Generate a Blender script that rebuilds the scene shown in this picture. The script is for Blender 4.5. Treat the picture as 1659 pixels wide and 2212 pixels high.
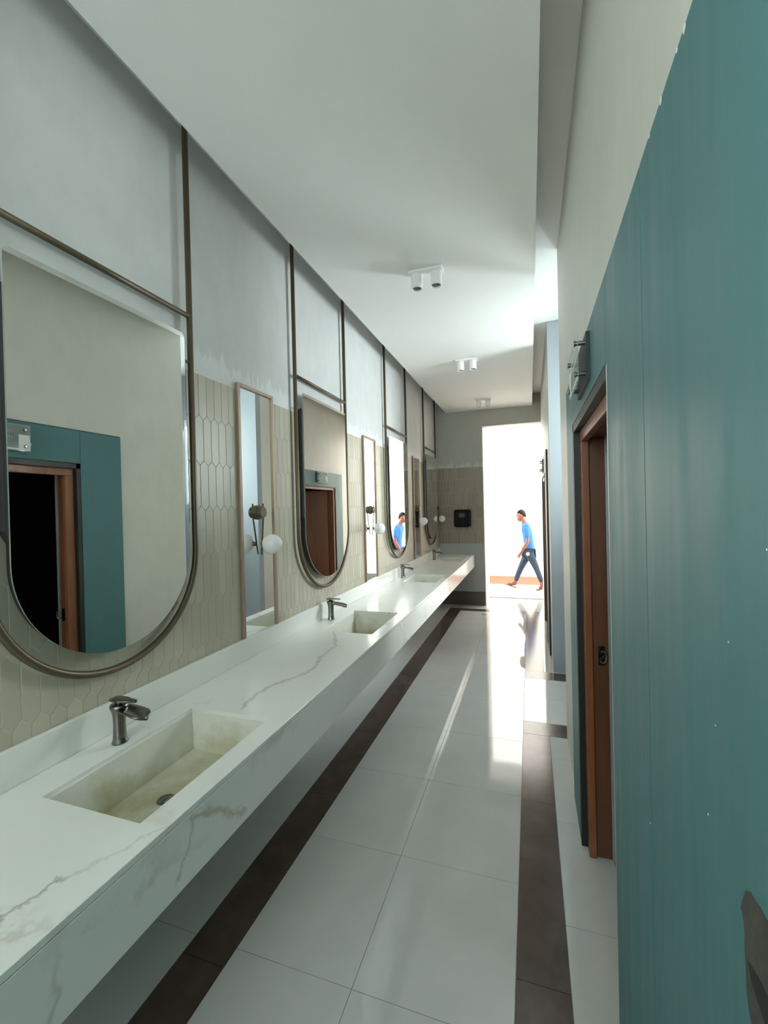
import bpy, bmesh, math, random
from mathutils import Vector, Matrix
random.seed(7)
PI = math.pi
scene = bpy.context.scene
for o in list(bpy.data.objects):
    bpy.data.objects.remove(o)
COL = scene.collection

# ------------------------------------------------------------------ camera, world, sun, exposure
cam_d = bpy.data.cameras.new('camera')
cam = bpy.data.objects.new('camera', cam_d)
COL.objects.link(cam)
cam_d.sensor_fit = 'HORIZONTAL'
cam_d.sensor_width = 36.0
cam_d.lens = 939.03 * 36.0 / 1659.0
cam_d.clip_start = 0.02
CAM_H = 1.7
YAW, PITCH, ROLL = 0.324306771, -0.00713875642, 0.0239978352
_f = Vector((-math.sin(YAW)*math.cos(PITCH), math.cos(YAW)*math.cos(PITCH), math.sin(PITCH)))
_r = Vector((math.cos(YAW), math.sin(YAW), 0.0))
_d = -_r.cross(_f)
_cr, _sr = math.cos(ROLL), math.sin(ROLL)
right = _r*_cr + _d*_sr
down = -_r*_sr + _d*_cr
m = Matrix((right, -down, -_f)).transposed().to_4x4()
m.translation = Vector((0, 0, CAM_H))
cam.matrix_world = m
scene.camera = cam

world = bpy.data.worlds.new('daylight')
scene.world = world
world.use_nodes = True
wn = world.node_tree
bg = wn.nodes['Background']
bg.inputs['Color'].default_value = (0.88, 0.96, 1.0, 1)
bg.inputs['Strength'].default_value = 0.85

sun_d = bpy.data.lights.new('sun', 'SUN')
sun_d.energy = 7.0
sun_d.angle = math.radians(1.0)
sun_d.color = (1.0, 0.90, 0.78)
sun = bpy.data.objects.new('sun', sun_d)
COL.objects.link(sun)
sun.location = (6, 8, 6)
sun.rotation_euler = Vector((-0.86, 0.19, -0.47)).to_track_quat('-Z', 'Y').to_euler()

# area lamps added at the window openings as stand-in daylight to brighten the interior
def window_light(name, loc, size, direction, watts, col):
    l = bpy.data.lights.new(name, 'AREA')
    l.shape = 'RECTANGLE'
    l.size, l.size_y = size
    l.energy = watts
    l.color = col
    o = bpy.data.objects.new(name, l)
    COL.objects.link(o)
    o.location = loc
    o.rotation_euler = Vector(direction).to_track_quat('-Z', 'Y').to_euler()
    return o
window_light('daylight_passage_window', (1.02, 4.90, 2.36), (0.80, 1.05), (-0.15, -1, -0.25), 13.5, (0.93, 0.985, 1.0))
window_light('fill_passage_end_window', (1.64, 4.25, 2.36), (0.62, 1.05), (-1, 0, -0.22), 14, (0.93, 0.985, 1.0))
window_light('fill_left_window', (-1.84, -1.35, 2.40), (1.15, 1.35), (1, 0.25, 0.45), 15, (0.93, 1.0, 0.97))
window_light('daylight_back_window', (-0.62, -2.86, 2.60), (1.35, 1.15), (0, 1, 0.55), 5, (0.93, 1.0, 0.97))

scene.view_settings.view_transform = 'Standard'
scene.view_settings.look = 'None'
scene.view_settings.gamma = 1.0
scene.view_settings.exposure = 2.98
scene.view_settings.use_curve_mapping = False
cy = scene.cycles
cy.use_denoising = True
cy.max_bounces = 14
cy.diffuse_bounces = 8
cy.glossy_bounces = 8
cy.transparent_max_bounces = 12
cy.sample_clamp_indirect = 6.0
cy.caustics_reflective = True
cy.blur_glossy = 1.0
cy.caustics_refractive = False

# ------------------------------------------------------------------ materials
MATS = {}
def new_mat(name):
    mt = bpy.data.materials.new(name)
    mt.use_nodes = True
    nt = mt.node_tree
    b = nt.nodes['Principled BSDF']
    MATS[name] = mt
    return mt, nt, b

def simple(name, col, rough=0.5, metal=0.0, spec=None, coat=0.0):
    mt, nt, b = new_mat(name)
    b.inputs['Base Color'].default_value = (*col, 1)
    b.inputs['Roughness'].default_value = rough
    b.inputs['Metallic'].default_value = metal
    if spec is not None: b.inputs['Specular IOR Level'].default_value = spec
    if coat: b.inputs['Coat Weight'].default_value = coat
    return mt

def nd(nt, kind, **kw):
    n = nt.nodes.new(kind)
    for k, v in kw.items():
        setattr(n, k, v)
    return n

def math_n(nt, op, a, b=None, c=None):
    n = nt.nodes.new('ShaderNodeMath'); n.operation = op
    for i, v in enumerate((a, b, c)):
        if v is None: continue
        if isinstance(v, (int, float)): n.inputs[i].default_value = v
        else: nt.links.new(v, n.inputs[i])
    return n.outputs[0]

def pos(nt):
    g = nt.nodes.new('ShaderNodeNewGeometry')
    s = nt.nodes.new('ShaderNodeSeparateXYZ')
    nt.links.new(g.outputs['Position'], s.inputs[0])
    return g.outputs['Position'], s.outputs

def noise(nt, vec, scale, detail=4, rough=0.55, mapping=None):
    if mapping:
        mp = nt.nodes.new('ShaderNodeMapping')
        mp.inputs['Scale'].default_value = mapping
        nt.links.new(vec, mp.inputs[0]); vec = mp.outputs[0]
    n = nt.nodes.new('ShaderNodeTexNoise')
    n.inputs['Scale'].default_value = scale
    n.inputs['Detail'].default_value = detail
    n.inputs['Roughness'].default_value = rough
    nt.links.new(vec, n.inputs['Vector'])
    return n.outputs['Fac']

def ramp(nt, fac, stops):
    r = nt.nodes.new('ShaderNodeValToRGB')
    e = r.color_ramp.elements
    while len(e) < len(stops): e.new(0.5)
    for el, (p, c) in zip(e, stops):
        el.position = p
        el.color = (*c, 1) if len(c) == 3 else c
    nt.links.new(fac, r.inputs[0])
    return r.outputs[0]

def mixc(nt, fac, a, b):
    n = nt.nodes.new('ShaderNodeMix'); n.data_type = 'RGBA'
    if isinstance(fac, (int, float)): n.inputs[0].default_value = fac
    else: nt.links.new(fac, n.inputs[0])
    for i, v in ((6, a), (7, b)):
        if isinstance(v, tuple): n.inputs[i].default_value = (*v, 1)
        else: nt.links.new(v, n.inputs[i])
    return n.outputs[2]

def bump(nt, b, height, strength=0.2, dist=0.01):
    n = nt.nodes.new('ShaderNodeBump')
    n.inputs['Strength'].default_value = strength
    n.inputs['Distance'].default_value = dist
    nt.links.new(height, n.inputs['Height'])
    nt.links.new(n.outputs[0], b.inputs['Normal'])

# trowelled wall plaster: mottled warm grey
def plaster(name, base, var, band=None):
    mt, nt, b = new_mat(name)
    p, xyz = pos(nt)
    n1 = noise(nt, p, 2.2, 5, 0.6)
    n2 = noise(nt, p, 9.0, 4, 0.6, (1, 1, 0.45))
    f = math_n(nt, 'ADD', math_n(nt, 'MULTIPLY', n1, 0.65), math_n(nt, 'MULTIPLY', n2, 0.35))
    c = ramp(nt, f, [(0.32, tuple(x*(1-var) for x in base)), (0.68, tuple(min(1, x*(1+var)) for x in base))])
    if band:      # a roller-wide strip of whiter paint with runs, just above the tiling
        z0, z1, col = band
        runs = noise(nt, p, 26.0, 3, 0.7, (1, 1, 0.10))
        edge = math_n(nt, 'ADD', xyz[2], math_n(nt, 'MULTIPLY', math_n(nt, 'SUBTRACT', runs, 0.5), -0.34))
        m1 = nt.nodes.new('ShaderNodeMapRange'); m1.inputs['From Min'].default_value = z1; m1.inputs['From Max'].default_value = z1-0.035
        nt.links.new(edge, m1.inputs[0])
        m2 = nt.nodes.new('ShaderNodeMapRange'); m2.inputs['From Min'].default_value = z0-0.02; m2.inputs['From Max'].default_value = z0
        nt.links.new(xyz[2], m2.inputs[0])
        fac = math_n(nt, 'MULTIPLY', math_n(nt, 'MULTIPLY', m1.outputs[0], m2.outputs[0]), 0.8)
        c = mixc(nt, fac, c, col)
    nt.links.new(c, b.inputs['Base Color'])
    b.inputs['Roughness'].default_value = 0.75
    bump(nt, b, n2, 0.12, 0.006)
    return mt

M_wall = plaster('plaster_grey', (0.60, 0.60, 0.60), 0.08, (2.39, 2.50, (0.74, 0.75, 0.76)))
M_wall_r = plaster('plaster_beige', (0.64, 0.63, 0.57), 0.06)
M_wall_r.node_tree.nodes['Principled BSDF'].inputs['Roughness'].default_value = 0.5
M_wall_end = plaster('plaster_olive_grey', (0.42, 0.42, 0.38), 0.06, (2.385, 2.44, (0.56, 0.56, 0.54)))
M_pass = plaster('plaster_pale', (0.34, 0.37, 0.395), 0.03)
M_white_ext = plaster('sunny_render', (0.86, 0.85, 0.83), 0.02)
M_ceiling = plaster('ceiling_white', (0.80, 0.80, 0.78), 0.015)
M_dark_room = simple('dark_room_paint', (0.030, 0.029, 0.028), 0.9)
M_grout = simple('tile_grout', (0.74, 0.71, 0.63), 0.9)

def tile_mat(name, lo, hi, rough):
    mt, nt, b = new_mat(name)
    a = nt.nodes.new('ShaderNodeAttribute'); a.attribute_name = 'tint'
    p, xyz = pos(nt)
    n = noise(nt, p, 14.0, 4, 0.6, (1, 1, 0.3))
    f = math_n(nt, 'ADD', math_n(nt, 'MULTIPLY', a.outputs['Fac'], 0.75), math_n(nt, 'MULTIPLY', n, 0.25))
    nt.links.new(ramp(nt, f, [(0.0, lo), (1.0, hi)]), b.inputs['Base Color'])
    b.inputs['Roughness'].default_value = rough
    bump(nt, b, n, 0.05, 0.004)
    return mt
M_tile = tile_mat('picket_tile_glaze', (0.42, 0.378, 0.295), (0.52, 0.475, 0.385), 0.34)

# white marble-look stone: grey-gold veins
def marble(name, base, veins, vein_amt):
    mt, nt, b = new_mat(name)
    p, xyz = pos(nt)
    warp = noise(nt, p, 3.0, 5, 0.65)
    w = nt.nodes.new('ShaderNodeVectorMath'); w.operation = 'ADD'
    nt.links.new(p, w.inputs[0])
    sc = nt.nodes.new('ShaderNodeVectorMath'); sc.operation = 'SCALE'; sc.inputs['Scale'].default_value = 0.55
    cmb = nt.nodes.new('ShaderNodeCombineXYZ')
    nt.links.new(warp, cmb.inputs[0]); nt.links.new(noise(nt, p, 2.3, 4, 0.6), cmb.inputs[1])
    nt.links.new(warp, cmb.inputs[2])
    nt.links.new(cmb.outputs[0], sc.inputs[0]); nt.links.new(sc.outputs[0], w.inputs[1])
    v = noise(nt, w.outputs[0], 1.25, 2, 0.4)
    d = math_n(nt, 'ABSOLUTE', math_n(nt, 'SUBTRACT', v, 0.5))
    thin = nt.nodes.new('ShaderNodeMapRange')
    thin.inputs['From Min'].default_value = 0.014; thin.inputs['From Max'].default_value = 0.0
    nt.links.new(d, thin.inputs[0])
    patchy = ramp(nt, noise(nt, p, 1.7, 3, 0.5), [(0.46, (0, 0, 0)), (0.62, (1, 1, 1))])
    fac = math_n(nt, 'MULTIPLY', math_n(nt, 'MULTIPLY', thin.outputs[0], patchy), vein_amt)
    cloud = ramp(nt, noise(nt, p, 2.0, 4, 0.55), [(0.3, tuple(x*0.94 for x in base)), (0.7, base)])
    c = mixc(nt, fac, cloud, (0.40, 0.33, 0.22))
    # the veins that run where the photographed slab has them: polyline pieces in plan (x, y)
    wob = math_n(nt, 'MULTIPLY', math_n(nt, 'SUBTRACT', noise(nt, p, 16.0, 4, 0.7), 0.5), 0.075)
    for (ia, ib, pts, wd, col, amt) in veins:
        for (a0, b0), (a1, b1) in zip(pts[:-1], pts[1:]):
            L = math.hypot(a1-a0, b1-b0)
            ux, uy = (a1-a0)/L, (b1-b0)/L
            da = math_n(nt, 'SUBTRACT', xyz[ia], a0); db = math_n(nt, 'SUBTRACT', xyz[ib], b0)
            t = math_n(nt, 'ADD', math_n(nt, 'MULTIPLY', da, ux), math_n(nt, 'MULTIPLY', db, uy))
            q = math_n(nt, 'ADD', math_n(nt, 'SUBTRACT', math_n(nt, 'MULTIPLY', da, uy), math_n(nt, 'MULTIPLY', db, ux)), wob)
            e = math_n(nt, 'ABSOLUTE', math_n(nt, 'SUBTRACT', t, L/2))
            m1 = nt.nodes.new('ShaderNodeMapRange'); m1.inputs['From Min'].default_value = wd; m1.inputs['From Max'].default_value = 0.0
            nt.links.new(math_n(nt, 'ABSOLUTE', q), m1.inputs[0])
            m2 = nt.nodes.new('ShaderNodeMapRange'); m2.inputs['From Min'].default_value = L/2+0.012; m2.inputs['From Max'].default_value = L/2-0.012
            nt.links.new(e, m2.inputs[0])
            c = mixc(nt, math_n(nt, 'MULTIPLY', math_n(nt, 'MULTIPLY', m1.outputs[0], m2.outputs[0]), amt), c, col)
    nt.links.new(c, b.inputs['Base Color'])
    b.inputs['Roughness'].default_value = 0.22
    return mt
GOLD, GREY = (0.42, 0.34, 0.19), (0.33, 0.31, 0.27)
M_stone = marble('white_veined_stone', (0.80, 0.80, 0.77), [
    (0, 1, [(-1.055, 0.56), (-1.045, 0.64), (-1.03, 0.70)], 0.009, GREY, 0.8),
    (0, 1, [(-1.03, 0.70), (-0.96, 0.82), (-0.935, 0.90)], 0.007, GREY, 0.3),
    (0, 1, [(-1.17, 1.53), (-1.20, 1.70), (-1.17, 1.82), (-1.10, 1.96), (-1.10, 2.06)], 0.016, GOLD, 0.6),
    (0, 1, [(-1.10, 2.06), (-1.14, 2.20), (-1.14, 2.41), (-1.25, 2.63), (-1.38, 2.84)], 0.014, GREY, 0.5)], 0.55)
M_stone_front = marble('white_veined_stone_front', (0.80, 0.80, 0.77), [
    (1, 2, [(0.98, 0.84), (1.05, 0.815), (1.13, 0.75), (1.22, 0.695)], 0.016, GOLD, 0.65),
    (1, 2, [(0.985, 0.845), (0.965, 0.76), (0.92, 0.70)], 0.008, GREY, 0.5)], 0.5)
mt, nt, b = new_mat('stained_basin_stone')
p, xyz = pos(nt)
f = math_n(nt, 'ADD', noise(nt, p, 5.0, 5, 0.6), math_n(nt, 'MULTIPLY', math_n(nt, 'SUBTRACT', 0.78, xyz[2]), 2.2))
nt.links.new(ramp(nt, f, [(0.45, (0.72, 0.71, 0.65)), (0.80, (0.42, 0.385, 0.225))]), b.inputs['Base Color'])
b.inputs['Roughness'].default_value = 0.3
M_basin = mt

# polished floor tiles
mt, nt, b = new_mat('polished_white_floor_tile')
p, xyz = pos(nt)
n = noise(nt, p, 2.5, 4, 0.6)
nt.links.new(ramp(nt, n, [(0.3, (0.56, 0.56, 0.54)), (0.7, (0.62, 0.62, 0.60))]), b.inputs['Base Color'])
nt.links.new(ramp(nt, noise(nt, p, 5.0, 4, 0.6), [(0.3, (0.035, 0.035, 0.035)), (0.7, (0.06, 0.06, 0.06))]), b.inputs['Roughness'])
b.inputs['Specular IOR Level'].default_value = 0.6
M_floor = mt
mt, nt, b = new_mat('polished_brown_floor_tile')
p, xyz = pos(nt)
n = noise(nt, p, 7.0, 5, 0.6)
nt.links.new(ramp(nt, n, [(0.3, (0.064, 0.041, 0.031)), (0.7, (0.100, 0.067, 0.052))]), b.inputs['Base Color'])
b.inputs['Roughness'].default_value = 0.16
M_strip = mt
M_floor_grout = simple('floor_grout', (0.30, 0.30, 0.29), 0.9)

# teal paint on wood panels: satin with vertical brush streaks
mt, nt, b = new_mat('teal_panel_paint')
p, xyz = pos(nt)
st = noise(nt, p, 22.0, 4, 0.6, (1, 1, 0.06))
sp = noise(nt, p, 3.0, 4, 0.6, (1, 1, 0.5))
nt.links.new(ramp(nt, math_n(nt, 'ADD', math_n(nt, 'MULTIPLY', st, 0.35), math_n(nt, 'MULTIPLY', sp, 0.65)),
                  [(0.3, (0.058, 0.170, 0.182)), (0.7, (0.078, 0.205, 0.218))]), b.inputs['Base Color'])
nt.links.new(ramp(nt, math_n(nt, 'ADD', math_n(nt, 'MULTIPLY', st, 0.6), math_n(nt, 'MULTIPLY', sp, 0.4)),
                  [(0.35, (0.42, 0.42, 0.42)), (0.65, (0.60, 0.60, 0.60))]), b.inputs['Roughness'])
bump(nt, b, st, 0.10, 0.003)
M_teal = mt

def wood(name, lo, hi, rough=0.4):
    mt, nt, b = new_mat(name)
    p, xyz = pos(nt)
    g = noise(nt, p, 30.0, 5, 0.65, (1, 1, 0.07))
    g2 = noise(nt, p, 5.0, 3, 0.6, (1, 1, 0.25))
    f = math_n(nt, 'ADD', math_n(nt, 'MULTIPLY', g, 0.6), math_n(nt, 'MULTIPLY', g2, 0.4))
    nt.links.new(ramp(nt, f, [(0.33, lo), (0.66, hi)]), b.inputs['Base Color'])
    b.inputs['Roughness'].default_value = rough
    bump(nt, b, g, 0.08, 0.003)
    return mt
M_wood = wood('varnished_red_wood', (0.17, 0.055, 0.022), (0.30, 0.105, 0.045))
M_wood_dark = wood('varnished_dark_wood', (0.11, 0.040, 0.020), (0.18, 0.065, 0.032))
M_black_trim = simple('black_trim', (0.012, 0.012, 0.012), 0.5)
M_alu = simple('pale_metal_edge', (0.55, 0.56, 0.56), 0.4, 0.6)
M_chip_white = simple('bare_primer', (0.80, 0.82, 0.80), 0.7)
mt, nt, b = new_mat('bare_board')
p, xyz = pos(nt)
nt.links.new(ramp(nt, noise(nt, p, 40.0, 5, 0.7), [(0.3, (0.050, 0.045, 0.038)), (0.7, (0.085, 0.077, 0.066))]), b.inputs['Base Color'])
b.inputs['Roughness'].default_value = 0.95
M_board = mt
M_board_dark = simple('torn_board_dark', (0.018, 0.018, 0.017), 0.95)  # darker board colour for the streak inside the torn patch

M_mirror = simple('mirror_silver', (0.86, 0.88, 0.86), 0.012, 1.0)
M_mirror_edge = simple('polished_glass_edge', (0.75, 0.80, 0.78), 0.12, 0.7)
M_mirror_back = simple('mirror_backing', (0.035, 0.035, 0.038), 0.6)
M_bronze = simple('brushed_bronze', (0.125, 0.098, 0.064), 0.42, 0.55)
M_rose = simple('rose_bronze_trim', (0.36, 0.26, 0.20), 0.45, 0.5)
M_chrome = simple('brushed_steel', (0.25, 0.24, 0.23), 0.22, 1.0)
mt, nt, b = new_mat('opal_glass')
b.inputs['Base Color'].default_value = (0.86, 0.85, 0.85, 1)
b.inputs['Roughness'].default_value = 0.25
b.inputs['Subsurface Weight'].default_value = 0.25
b.inputs['Subsurface Radius'].default_value = (0.02, 0.02, 0.02)
M_opal = mt
M_white_paint = simple('white_powder_coat', (0.84, 0.84, 0.83), 0.35)
M_lens = simple('dark_lamp_lens', (0.10, 0.10, 0.10), 0.2)
M_black_plastic = simple('black_plastic', (0.006, 0.006, 0.007), 0.6, spec=0.2)
M_gray_plastic = simple('smoked_window', (0.03, 0.03, 0.035), 0.15)
M_navy = simple('dark_sign_plate', (0.009, 0.015, 0.022), 0.5)
M_base_dark = simple('dark_stone_skirting', (0.10, 0.088, 0.076), 0.35)
M_low = plaster('dado_grey_paint', (0.40, 0.41, 0.40), 0.05)
M_terracotta = simple('terracotta_skirting', (0.18, 0.075, 0.045), 0.6)
M_white_stone = simple('white_sill_stone', (0.62, 0.60, 0.57), 0.4)
M_win_frame = simple('white_window_frame', (0.80, 0.80, 0.80), 0.4)

mt, nt, b = new_mat('clear_pane')
nt.nodes.remove(b)
tr = nd(nt, 'ShaderNodeBsdfTransparent'); gl = nd(nt, 'ShaderNodeBsdfGlossy'); mx = nd(nt, 'ShaderNodeMixShader'); fr = nd(nt, 'ShaderNodeFresnel')
gl.inputs['Roughness'].default_value = 0.02
tr.inputs['Color'].default_value = (0.93, 0.97, 0.96, 1)
nt.links.new(fr.outputs[0], mx.inputs[0]); nt.links.new(tr.outputs[0], mx.inputs[1]); nt.links.new(gl.outputs[0], mx.inputs[2])
nt.links.new(mx.outputs[0], nt.nodes['Material Output'].inputs[0])
M_glass = mt
mt, nt, b = new_mat('clear_acrylic')
nt.nodes.remove(b)
tr = nd(nt, 'ShaderNodeBsdfTransparent'); gl = nd(nt, 'ShaderNodeBsdfPrincipled'); mx = nd(nt, 'ShaderNodeMixShader')
tr.inputs['Color'].default_value = (0.88, 0.93, 0.92, 1)
gl.inputs['Base Color'].default_value = (0.7, 0.75, 0.74, 1); gl.inputs['Roughness'].default_value = 0.05
mx.inputs[0].default_value = 0.22
nt.links.new(tr.outputs[0], mx.inputs[1]); nt.links.new(gl.outputs[0], mx.inputs[2])
nt.links.new(mx.outputs[0], nt.nodes['Material Output'].inputs[0])
M_acrylic = mt

mt, nt, b = new_mat('skin')
b.inputs['Base Color'].default_value = (0.20, 0.075, 0.055, 1); b.inputs['Roughness'].default_value = 0.55
M_skin = mt
M_shirt = simple('blue_cotton', (0.026, 0.135, 0.43), 0.85)
mt, nt, b = new_mat('washed_denim')
p, xyz = pos(nt)
nt.links.new(ramp(nt, noise(nt, p, 9.0, 5, 0.6), [(0.3, (0.015, 0.026, 0.050)), (0.7, (0.036, 0.058, 0.092))]), b.inputs['Base Color'])
b.inputs['Roughness'].default_value = 0.9
M_jeans = mt
M_hair = simple('dark_hair', (0.004, 0.002, 0.002), 0.8, spec=0.15)
M_sandal = simple('tan_sandal', (0.16, 0.10, 0.075), 0.7)
M_white_cloth = simple('white_cloth', (0.85, 0.85, 0.85), 0.8)

# ------------------------------------------------------------------ mesh helpers
def link_mesh(name, bm, mat, parent=None, smooth=False, bevel=0.0, seg=2):
    me = bpy.data.meshes.new(name)
    bmesh.ops.recalc_face_normals(bm, faces=bm.faces)
    bm.to_mesh(me); bm.free()
    me.materials.append(mat)
    if smooth:
        for p_ in me.polygons: p_.use_smooth = True
    o = bpy.data.objects.new(name, me)
    COL.objects.link(o)
    if parent is not None:
        o.parent = parent
    if bevel:
        md = o.modifiers.new('bevel', 'BEVEL'); md.width = bevel; md.segments = seg; md.limit_method = 'ANGLE'
        md.angle_limit = math.radians(40)
    return o

def add_box(bm, x0, x1, y0, y1, z0, z1):
    vs = [bm.verts.new((x, y, z)) for x in (x0, x1) for y in (y0, y1) for z in (z0, z1)]
    for f_ in ((0, 1, 3, 2), (4, 6, 7, 5), (0, 4, 5, 1), (2, 3, 7, 6), (0, 2, 6, 4), (1, 5, 7, 3)):
        bm.faces.new([vs[i] for i in f_])

def box_obj(name, b_, mat, parent=None, bevel=0.0):
    bm = bmesh.new()
    bl = b_ if isinstance(b_[0], (tuple, list)) else [b_]
    for q in bl: add_box(bm, *q)
    return link_mesh(name, bm, mat, parent, bevel=bevel)

def add_tube(bm, pts, rad, n=12, cap=True):
    pts = [Vector(p_) for p_ in pts]
    rads = rad if isinstance(rad, (list, tuple)) else [rad]*len(pts)
    rings = []
    up = None
    for i, p_ in enumerate(pts):
        t = (pts[min(i+1, len(pts)-1)] - pts[max(i-1, 0)]).normalized()
        if up is None:
            up = Vector((1, 0, 0)) if abs(t.x) < 0.9 else Vector((0, 0, 1))
        s = t.cross(up).normalized(); up = s.cross(t).normalized()
        rings.append([bm.verts.new(p_ + (s*math.cos(a) + up*math.sin(a))*rads[i]) for a in [2*PI*k/n for k in range(n)]])
    for r0, r1 in zip(rings[:-1], rings[1:]):
        for k in range(n):
            bm.faces.new((r0[k], r0[(k+1) % n], r1[(k+1) % n], r1[k]))
    if cap:
        bm.faces.new(rings[0][::-1]); bm.faces.new(rings[-1])

def add_lathe(bm, c, prof, n=28, axis='Z'):
    """prof: (radius, height) pairs, closed at both ends"""
    rings = []
    for r_, h in prof:
        ring = []
        for k in range(n):
            a = 2*PI*k/n
            u, v = r_*math.cos(a), r_*math.sin(a)
            if axis == 'Z': q = (c[0]+u, c[1]+v, c[2]+h)
            elif axis == 'X': q = (c[0]+h, c[1]+u, c[2]+v)
            else: q = (c[0]+u, c[1]+h, c[2]+v)
            ring.append(bm.verts.new(q))
        rings.append(ring)
    for r0, r1 in zip(rings[:-1], rings[1:]):
        for k in range(n):
            bm.faces.new((r0[k], r0[(k+1) % n], r1[(k+1) % n], r1[k]))
    bm.faces.new(rings[0][::-1]); bm.faces.new(rings[-1])

def add_sphere(bm, c, r_, u=32, v=20):
    bmesh.ops.create_uvsphere(bm, u_segments=u, v_segments=v, radius=r_, matrix=Matrix.Translation(c))

def add_prism_yz(bm, pts, x0, x1):
    """outline in the y-z plane pushed from x0 to x1"""
    a = [bm.verts.new((x0, y, z)) for y, z in pts]
    b_ = [bm.verts.new((x1, y, z)) for y, z in pts]
    n = len(pts)
    bm.faces.new(a[::-1]); bm.faces.new(b_)
    for k in range(n):
        bm.faces.new((a[k], a[(k+1) % n], b_[(k+1) % n], b_[k]))

def grid_slab(xs, ys, z0, z1, hole):
    bm = bmesh.new()
    vt = {}
    def V(i, j, z):
        k = (i, j, z)
        if k not in vt: vt[k] = bm.verts.new((xs[i], ys[j], z))
        return vt[k]
    nx, ny = len(xs)-1, len(ys)-1
    solid = lambda i, j: 0 <= i < nx and 0 <= j < ny and not hole(i, j)
    for i in range(nx):
        for j in range(ny):
            if not solid(i, j): continue
            bm.faces.new((V(i, j, z1), V(i+1, j, z1), V(i+1, j+1, z1), V(i, j+1, z1)))
            bm.faces.new((V(i, j, z0), V(i, j+1, z0), V(i+1, j+1, z0), V(i+1, j, z0)))
            for (di, dj, a, c_) in ((-1, 0, (i, j), (i, j+1)), (1, 0, (i+1, j), (i+1, j+1)), (0, -1, (i, j), (i+1, j)), (0, 1, (i, j+1), (i+1, j+1))):
                if not solid(i+di, j+dj):
                    bm.faces.new((V(*a, z0), V(*c_, z0), V(*c_, z1), V(*a, z1)))
    return bm

def structure(o):
    o['kind'] = 'structure'
    return o

def thing(name, label, cat, loc=(0, 0, 0), group=None):
    o = bpy.data.objects.new(name, None)
    COL.objects.link(o)
    o.location = loc
    o.empty_display_size = 0.05
    o['label'] = label; o['category'] = cat
    if group: o['group'] = group
    return o

def dup(root, loc, label):
    r_ = root.copy(); COL.objects.link(r_); r_.location = loc; r_['label'] = label
    for ch in list(root.children):
        c = ch.copy(); COL.objects.link(c); c.parent = r_
        for g in list(ch.children):
            d = g.copy(); COL.objects.link(d); d.parent = c
    return r_

# ------------------------------------------------------------------ room shell
XW = -1.546        # tiled left wall
XR = 0.222         # right wall, near part
XF = 0.195         # right wall, beyond the side passage
YE = 7.60          # end wall
ZS, ZC = 3.35, 3.55
YB = -2.6          # wall behind the camera
YP0, YP1 = 3.41, 4.70   # side passage
LW = (-1.95, -0.75, 1.75, 3.20)   # unseen high window added for light, left wall behind camera: y0 y1 z0 z1
structure(box_obj('wall_left', [(XW-0.18, XW, LW[1], YE, 0, ZC), (XW-0.18, XW, YB-0.2, LW[0], 0, ZC), (XW-0.18, XW, LW[0], LW[1], 0, LW[2]), (XW-0.18, XW, LW[0], LW[1], LW[3], ZC)], M_wall))
wl = bpy.data.objects['wall_left']
# right wall: near part with doorway, far part with doorway
D1 = (1.35, 2.335, 2.075)
D2 = (5.70, 6.78, 2.075)
structure(box_obj('wall_right', [(XR, XR+0.12, YB-0.2, D1[0], 0, ZC), (XR, XR+0.12, D1[1]+0.03, YP0, 0, ZC), (XR, XR+0.12, D1[0], D1[1]+0.03, D1[2]+0.03, ZC)], M_wall_r))
structure(box_obj('wall_right_far', [(XF, XF+0.15, YP1+0.1, D2[0], 0, ZC), (XF, XF+0.15, D2[1], 8.36, 0, ZC), (XF, XF+0.15, D2[0], D2[1], D2[2], ZC)], M_wall_r))
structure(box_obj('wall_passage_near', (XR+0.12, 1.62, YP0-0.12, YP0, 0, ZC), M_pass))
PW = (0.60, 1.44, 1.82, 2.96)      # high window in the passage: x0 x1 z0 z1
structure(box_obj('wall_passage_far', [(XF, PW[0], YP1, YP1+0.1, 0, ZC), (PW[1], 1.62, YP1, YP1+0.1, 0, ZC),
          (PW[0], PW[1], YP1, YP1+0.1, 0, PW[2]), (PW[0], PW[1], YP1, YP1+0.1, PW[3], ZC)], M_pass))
PE = (3.92, 4.58)      # unseen second passage window, added for its light, in the end wall: y0 y1
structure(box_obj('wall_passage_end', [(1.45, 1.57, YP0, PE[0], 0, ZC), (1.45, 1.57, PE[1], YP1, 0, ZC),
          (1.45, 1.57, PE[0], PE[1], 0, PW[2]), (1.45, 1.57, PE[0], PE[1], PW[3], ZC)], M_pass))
BW = (-1.35, 0.10, 2.05, 3.25)     # window behind the camera: x0 x1 z0 z1
structure(box_obj('wall_back', [(XW, BW[0], YB-0.12, YB, 0, ZC), (BW[1], XR, YB-0.12, YB, 0, ZC), (BW[0], BW[1], YB-0.12, YB, 0, BW[2]), (BW[0], BW[1], YB-0.12, YB, BW[3], ZC)], M_wall_r))
# end wall with its tall opening
EX0, EZ = -0.750, 3.068
structure(box_obj('wall_end', [(XW, EX0, YE, YE+0.16, 0, ZC), (EX0, XF, YE, YE+0.16, EZ, ZC)], M_wall_end))
we = bpy.data.objects['wall_end']
box_obj('dado', (XW+0.002, EX0, YE-0.004, YE+0.001, 0.235, 1.062), M_low, we)
structure(box_obj('baseboard_end', (XW+0.001, EX0-0.001, YE-0.016, YE-0.0005, 0.0, 0.235), M_base_dark, bevel=0.003))
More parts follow.
